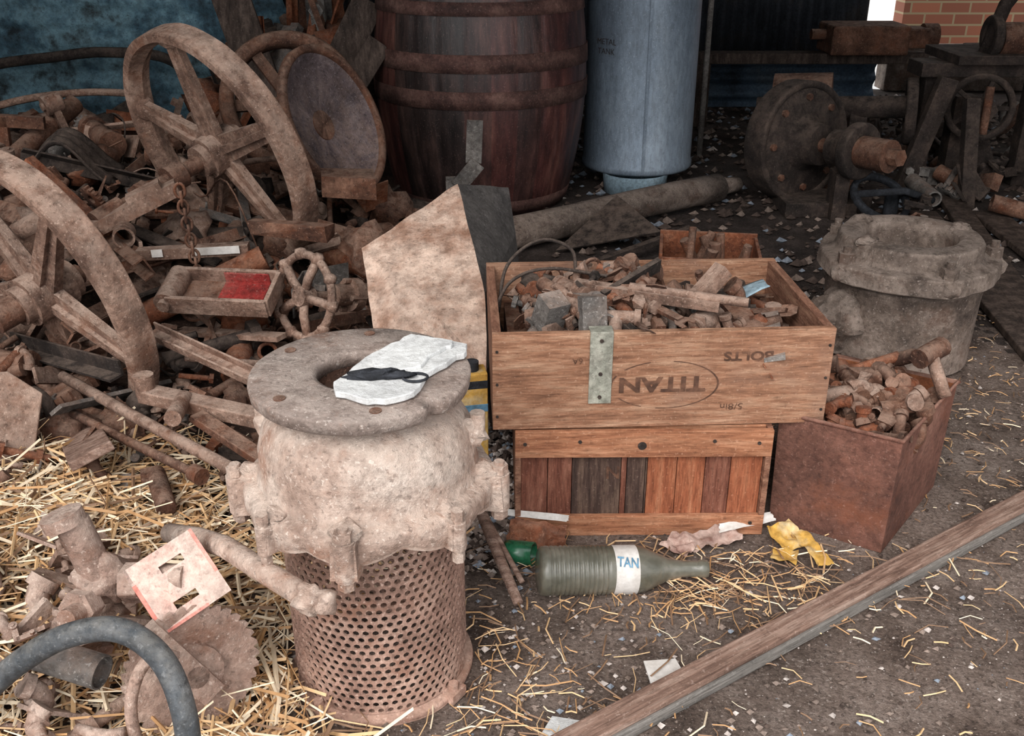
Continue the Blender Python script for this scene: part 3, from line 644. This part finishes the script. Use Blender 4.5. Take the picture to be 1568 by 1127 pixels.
mb=MB(); mb.prism([(-.2,-.12),(.2,-.1),(.05,.14)],.006,T(.36,3.68,.10)@RX(.45)@RY(-.2)); mb.box(.5,.03,.02,T(.45,3.5,.05)@RZ(.5)@RY(-.15)); mb.obj('bent_sheet_offcut',[rustD])
mb=MB(); mb.box(.06,.008,.16,T(-.14,3.7,.40)@RY(.05)); mb.box(.06,.008,.12,T(-.165,3.68,.28)@RY(.7)); mb.box(.06,.008,.3,T(-.22,3.7,.12)); mb.obj('bent_iron_strap',[rustG],bevel=.002)
mb=MB(); s=.15
mb.slab(-s,s,-.11,-.10,0,.25,0); mb.slab(-s,s,.10,.11,0,.27,0); mb.slab(-s,-s+.01,-.1,.1,0,.26,0); mb.slab(s-.01,s,-.1,.1,0,.26,0); mb.slab(-s,s,-.1,.1,0,.01,0)
for i in range(9): mb.tube([(U(-.1,.1),U(-.07,.07),.05),(U(-.12,.12),U(-.1,.1),U(.26,.33))],U(.008,.02),8,1)
mb.obj('rusty_open_box',[rustC,rustA],(.60,2.9,0),(0,0,-.15),bevel=.002)
# ------------------------------------------------------------ machines at the back right
mb=MB()
M=frame((1.23,4.32,.27),(.50,-.84,.06))
mb.lathe([(0,-.05),(.22,-.05),(.245,-.035),(.25,0),(.245,.035),(.22,.05),(.12,.06),(.09,.10),(.085,.15),(0,.15)],56,M,0)
mb.ring(.255,.225,.115,M,56,0)
mb.cyl(.03,.55,M@T(0,0,.2),16,1); mb.cyl(.075,.08,M@T(0,0,.26),28,0); mb.ring(.115,.06,.05,M@T(0,0,.34),36,0); mb.cyl(.065,.16,M@T(0,0,.42),20,1); mb.hexa(.035,.06,M@T(0,0,.52),1)
for i in range(8): mb.hexa(.016,.02,M@RZ(i*pi/4)@T(.19,0,.055),1)
mb.box(.3,.25,.06,T(1.3,4.2,.03),0); mb.box(.06,.10,.2,T(1.36,4.08,.1),0)
mb.cyl(.15,.26,frame((1.36,4.75,.34),(.9,-.3,.06)),28,1); mb.cyl(.05,.7,frame((1.5,4.72,.34),(.9,-.3,.06)),14,0); mb.ring(.15,.12,.05,frame((1.82,4.62,.34),(.9,-.3,.06)),36,0)
for i in range(3): mb.box(.24,.025,.02,frame((1.82,4.62,.34),(.9,-.3,.06))@RZ(i*pi/3),0)
mb.box(.08,.1,.34,T(1.6,4.7,.17),0)
mb.obj('blower_machine',[rustD,rustA],bevel=.003)
mb=MB(); mb.ring(.13,.105,.03,frame((1.52,4.02,.10),(.2,-.5,.8)),36); mb.cyl(.03,.1,T(1.6,4.1,.06),12); mb.tube([(1.4,4.0,.12),(1.6,3.98,.14),(1.75,4.05,.08)],.015,8); mb.obj('black_clamp_ring',[blackM])
mb=MB()
mb.slab(1.86,1.93,4.6,4.68,0,.52); mb.slab(2.34,2.40,4.6,4.68,0,.56); mb.slab(1.82,2.5,4.56,4.74,.50,.56,0); mb.slab(1.95,2.4,4.5,4.9,.56,.60,0)
MM=frame((2.10,4.55,.37),(-.25,-1,.1)); mb.ring(.15,.12,.05,MM,40); mb.cyl(.045,.30,MM,16); mb.hexa(.05,.05,MM@T(0,0,.13)); mb.cyl(.018,.2,MM@T(0,0,.17)@RX(pi/2),10,1)
for i in range(5): mb.box(.03,.02,.10,MM@RZ(i*2*pi/5)@T(.08,0,0)@RY(pi/2))
mb.slab(2.04,2.14,4.66,4.75,0,.4); mb.tube([(2.12,4.65,.58),(2.15,4.6,.8),(2.28,4.6,1.0)],.03,10); mb.box(.08,.05,.55,T(1.85,4.5,.24)@RY(.25)); mb.box(.06,.05,.5,T(1.98,4.3,.2)@RX(-.3))
mb.cyl(.07,.2,T(2.25,4.6,.66)@RY(pi/2),20,1); mb.ring(.09,.05,.04,T(2.12,4.6,.67)@RY(pi/2),28)
mb.obj('drill_stand_machine',[rustD,rustA],bevel=.003)
mb=MB(); mb.slab(.9,2.4,5.95,6.07,.36,.42); mb.slab(2.4,3.6,5.95,6.07,.33,.39); mb.slab(1.05,1.15,5.95,6.05,0,.36); mb.slab(3.3,3.4,5.95,6.05,0,.33)
mb.obj('timber_rail',[plankD],bevel=.005)
mb=MB(); mb.slab(-.22,.22,-.15,.15,0,.16); mb.slab(.22,.36,-.08,.08,.03,.14);  mb.cyl(.07,.08,T(.38,0,.09)@RY(pi/2),20); mb.cyl(.03,.12,T(-.24,0,.1)@RY(pi/2),12)
mb.obj('old_engine_block',[rustA],(2.02,6.0,.42),bevel=.012)
mb=MB(); mb.slab(-.3,.3,-.12,.12,0,.07); mb.cyl(.05,.4,T(0,0,.09)@RY(pi/2),16); mb.obj('bench_vice',[rustD],(2.95,6.0,.39),bevel=.01)
mb=MB()
for (x,y,w,ln,a,z) in ((1.62,3.3,.12,1.5,-.12,.02),(1.78,3.6,.1,1.7,-.2,.025),(1.95,3.4,.13,1.3,-.05,.02)): mb.box(w,ln,.025,T(x,y,z)@RZ(a)@RX(.01),0)
mb.obj('dark_planks',[plankD],bevel=.004)
mb=MB()
for i in range(110):
    x=U(1.3,3.0); y=U(3.9,5.9); piece(mb,lay(x,y,.03+U(0,.1),.4),random.choice(['lump','plate','rod','gear','block','bar','bracket','pipe']),U(.12,.3),random.choice([0,3,3,3,4]))
mb.obj('machine_scrap_pile',HM)
# ------------------------------------------------------------ front-left objects
mb=MB()
mb.tube(smoothpts([(-.86,1.13,.06),(-.78,1.10,.15),(-.70,1.10,.225),(-.62,1.10,.275),(-.545,1.10,.285),(-.485,1.08,.25),(-.455,1.05,.18),(-.455,1.03,.08),(-.47,1.02,.0)]),.0175,16); mb.obj('rubber_hose',[rubber])
castB=mat('pinkish_dusty_iron',[(112,85,73),(162,134,120),(200,178,164)],9,dust=(206,184,170),dustamt=.45,bump=.9,speck=.4,stain=(140,100,80))
mb=MB()
mb.tube(smoothpts([(-.53,1.07,.02),(-.545,1.08,.14),(-.535,1.10,.20),(-.51,1.12,.225),(-.485,1.13,.21)]),.009,10); mb.obj('bent_rod',[castB])
M=frame((-.515,1.25,.255),(.25,-.72,.65),roll=.42)
mb=MB(); a=.058
for (x0,x1,y0,y1) in ((-a,a,-a,-.036),(-a,-.022,-.036,-.024),(.016,a,-.036,-.024),(-a,a,-.024,.022),(-a,-.012,.022,.034),(.026,a,.022,.034),(-a,a,.034,a)):
    mb.slab(x0,x1,y0,y1,-.003,.003,0,M)
mb.slab(-.058,-.053,-.058,.058,-.05,.003,0,M); mb.slab(.053,.0585,-.02,.058,-.0035,.0035,1,M); mb.slab(-.05,.02,-.0585,-.054,-.0035,.0035,1,M); mb.slab(-.0583,-.052,-.05,.03,-.04,.0034,1,M)
mb.obj('slotted_angle_bracket',[pinkP,pinkE])
mb=MB()
M=T(-.635,1.27,.245)
mb.lump(.045,M,0,1,.9,.9,12,.3); mb.cyl(.026,.11,M@frame((-.02,0,.05),(-.3,.1,1)),16,0); mb.cyl(.032,.02,M@frame((-.045,0,.11),(-.3,.1,1)),16,0)
mb.hexa(.03,.03,M@frame((-.02,-.05,-.015),(-.2,-1,.3)),0); mb.cyl(.016,.05,M@frame((-.02,-.07,-.012),(-.2,-1,.3)),12,0); mb.cyl(.022,.14,M@frame((.06,0,0),(1,-.1,.1)),14,0); mb.hexa(.032,.03,M@frame((.05,-.01,0),(1,-.1,.1)),0)
mb.obj('brass_stop_valve',[castB],bevel=.002)
mb=MB(); n=34; poly=[]
for i in range(n):
    a=2*pi*i/n; poly+=[(.098*math.cos(a),.098*math.sin(a)),(.106*math.cos(a+.03),.106*math.sin(a+.03)),(.105*math.cos(a+.09),.105*math.sin(a+.09))]
M=frame((-.495,1.20,.125),(.55,-.80,.20)); mb.prism(poly,.006,M,0); mb.cyl(.045,.03,M,20,0); mb.cyl(.018,.06,M,14,0); mb.box(.04,.16,.02,M@T(-.02,.03,.02)@RZ(.5),0)
mb.obj('toothed_blade',[castB])
mb=MB(); mb.pipe(.026,.11,frame((-.66,1.16,.175),(1,-.25,-.15)),24,0,.1); mb.obj('pipe_offcut',[rustG])
mb=MB()
for i in range(70):
    x=U(-1.0,-.60); y=U(1.10,1.5); piece(mb,lay(x,y,hgt(x,y)+.03+U(0,.05),.5),random.choice(['bar','plate','block','L','rod','lump','elbow','bracket','bolt']),U(.05,.16),random.choice([0,0,1]))
mb.obj('dusty_scrap_pieces',[castB,rustB])
# ------------------------------------------------------------ straw
def straw(mb,x,y,z,ln,w,mi,tilt):
    a=U(0,2*pi); c,s=math.cos(a),math.sin(a); t=U(-tilt,tilt); bend=U(-.2,.2)*ln
    d=Vector((c*math.cos(t),s*math.cos(t),math.sin(t))); n=Vector((-s,c,0)); up=Vector((0,0,1)); p=Vector((x,y,z))
    V=[]
    for k,q in enumerate((-.5,0,.5)):
        o=p+d*ln*q+n*(bend if k==1 else 0)+up*(.06*ln if k==1 else 0)
        V+=[o+n*w,o-n*w,o+up*w*1.0]
    mb.add(V,[(0,3,4,1),(3,6,7,4),(1,4,5,2),(4,7,8,5),(2,5,3,0),(5,8,6,3)],mi)
mb=MB()
cnt=0
while cnt<6800:
    x=U(-1.6,-.12); y=U(.95,2.05)
    e=((x+.98)/.66)**2+((y-1.42)/.62)**2
    e2=((x+.48)/.2)**2+((y-1.2)/.3)**2
    if R()>max(math.exp(-e**2*1.3),math.exp(-e2**2)*.9): continue
    if math.hypot(x-PX,y-PY)<.165: continue
    thick=.055*math.exp(-e)
    ln=U(.03,.13) if R()<.8 else U(.13,.24)
    straw(mb,x,y,hgt(x,y)+.004+U(0,1)*thick,ln,.0009+.0034*R()**1.8,random.choices([0,1,2,3],[5,3,5,1.5])[0],.45); cnt+=1
mb.obj('straw_pile',strawM)
mb=MB()
for i in range(2300):
    c=random.random()
    if c<.17: x,y=random.gauss(.38,.20),random.gauss(1.56,.07)
    elif c<.25: x,y=random.gauss(-.05,.13),random.gauss(1.3,.12)
    elif c<.35: x,y=random.gauss(1.15,.25),random.gauss(2.1,.4)
    else: x,y=U(-.35,2.0),U(1.1,3.0)
    if y<1.05 or (math.hypot(x-PX,y-PY)<.165): continue
    if -.04<x<.75 and 1.74<y<2.2: continue
    big=c<.25
    straw(mb,x,y,hgt(x,y)+.003+U(0,.010),U(.02,.09) if big else U(.008,.045),U(.0006,.0019),random.choices([0,1,2,3],[4,4,1.5,6])[0],.15)
mb.obj('scattered_straw',strawM)
def pebble(mb,x,y,z,r,mi):
    V=[(x+r*U(.6,1.2),y,z),(x-r*U(.6,1.2),y,z),(x,y+r*U(.6,1.2),z+U(-.2,.2)*r),(x,y-r*U(.6,1.2),z+U(-.2,.2)*r),(x+U(-.3,.3)*r,y,z+r*U(.4,.9)),(x,y,z-r*.5)]
    mb.add(V,[(0,2,4),(2,1,4),(1,3,4),(3,0,4),(2,0,5),(1,2,5),(3,1,5),(0,3,5)],mi)
mb=MB()
for i in range(16000):
    x=U(-.6,2.2); y=1.05+2.2*R()**1.3; pebble(mb,x,y,hgt(x,y)+.001,.0012+.008*R()**5,random.choices([0,1,2,3],[5,2,5,.4])[0])
for i in range(260):
    x=random.gauss(.0,.12); y=random.gauss(1.32,.14)
    if math.hypot(x-PX,y-PY)<.165: continue
    pebble(mb,x,y,.002,U(.002,.008),random.choices([1,0,3],[3,4,.6])[0])
for i in range(3500):
    x=U(.1,3.2); y=U(3.0,7.0); pebble(mb,x,y,.006,U(.008,.028),random.choices([0,1,2,3],[4,.7,7,2.5])[0])
for i in range(900):
    x=U(-.1,.03); y=U(1.6,2.3); pebble(mb,x,y,.006,U(.004,.015),random.choices([0,1,2,3],[4,2,3,1])[0])
mb.obj('gravel_scatter',peb)
# ------------------------------------------------------------ light, world, camera
w=bpy.data.worlds.new('World'); scene.world=w; w.use_nodes=True
bg=w.node_tree.nodes['Background']; bg.inputs[0].default_value=(.96,.98,1,1); bg.inputs[1].default_value=2.0
l=bpy.data.lights.new('soft_daylight','SUN'); l.energy=2.8; l.angle=math.radians(40); l.color=(1,.96,.92)
lo=bpy.data.objects.new('soft_daylight',l); scene.collection.objects.link(lo)
d=Vector((.36,.80,-.82)); lo.rotation_euler=d.to_track_quat('-Z','Y').to_euler(); lo.location=(-2,-3,4)
scene.view_settings.view_transform='Standard'
cam=bpy.data.cameras.new('camera'); cam.lens=35; cam.sensor_width=36; co=bpy.data.objects.new('camera',cam); scene.collection.objects.link(co)
co.location=(0,0,1.2); co.rotation_euler=(math.radians(65),0,0); scene.camera=co
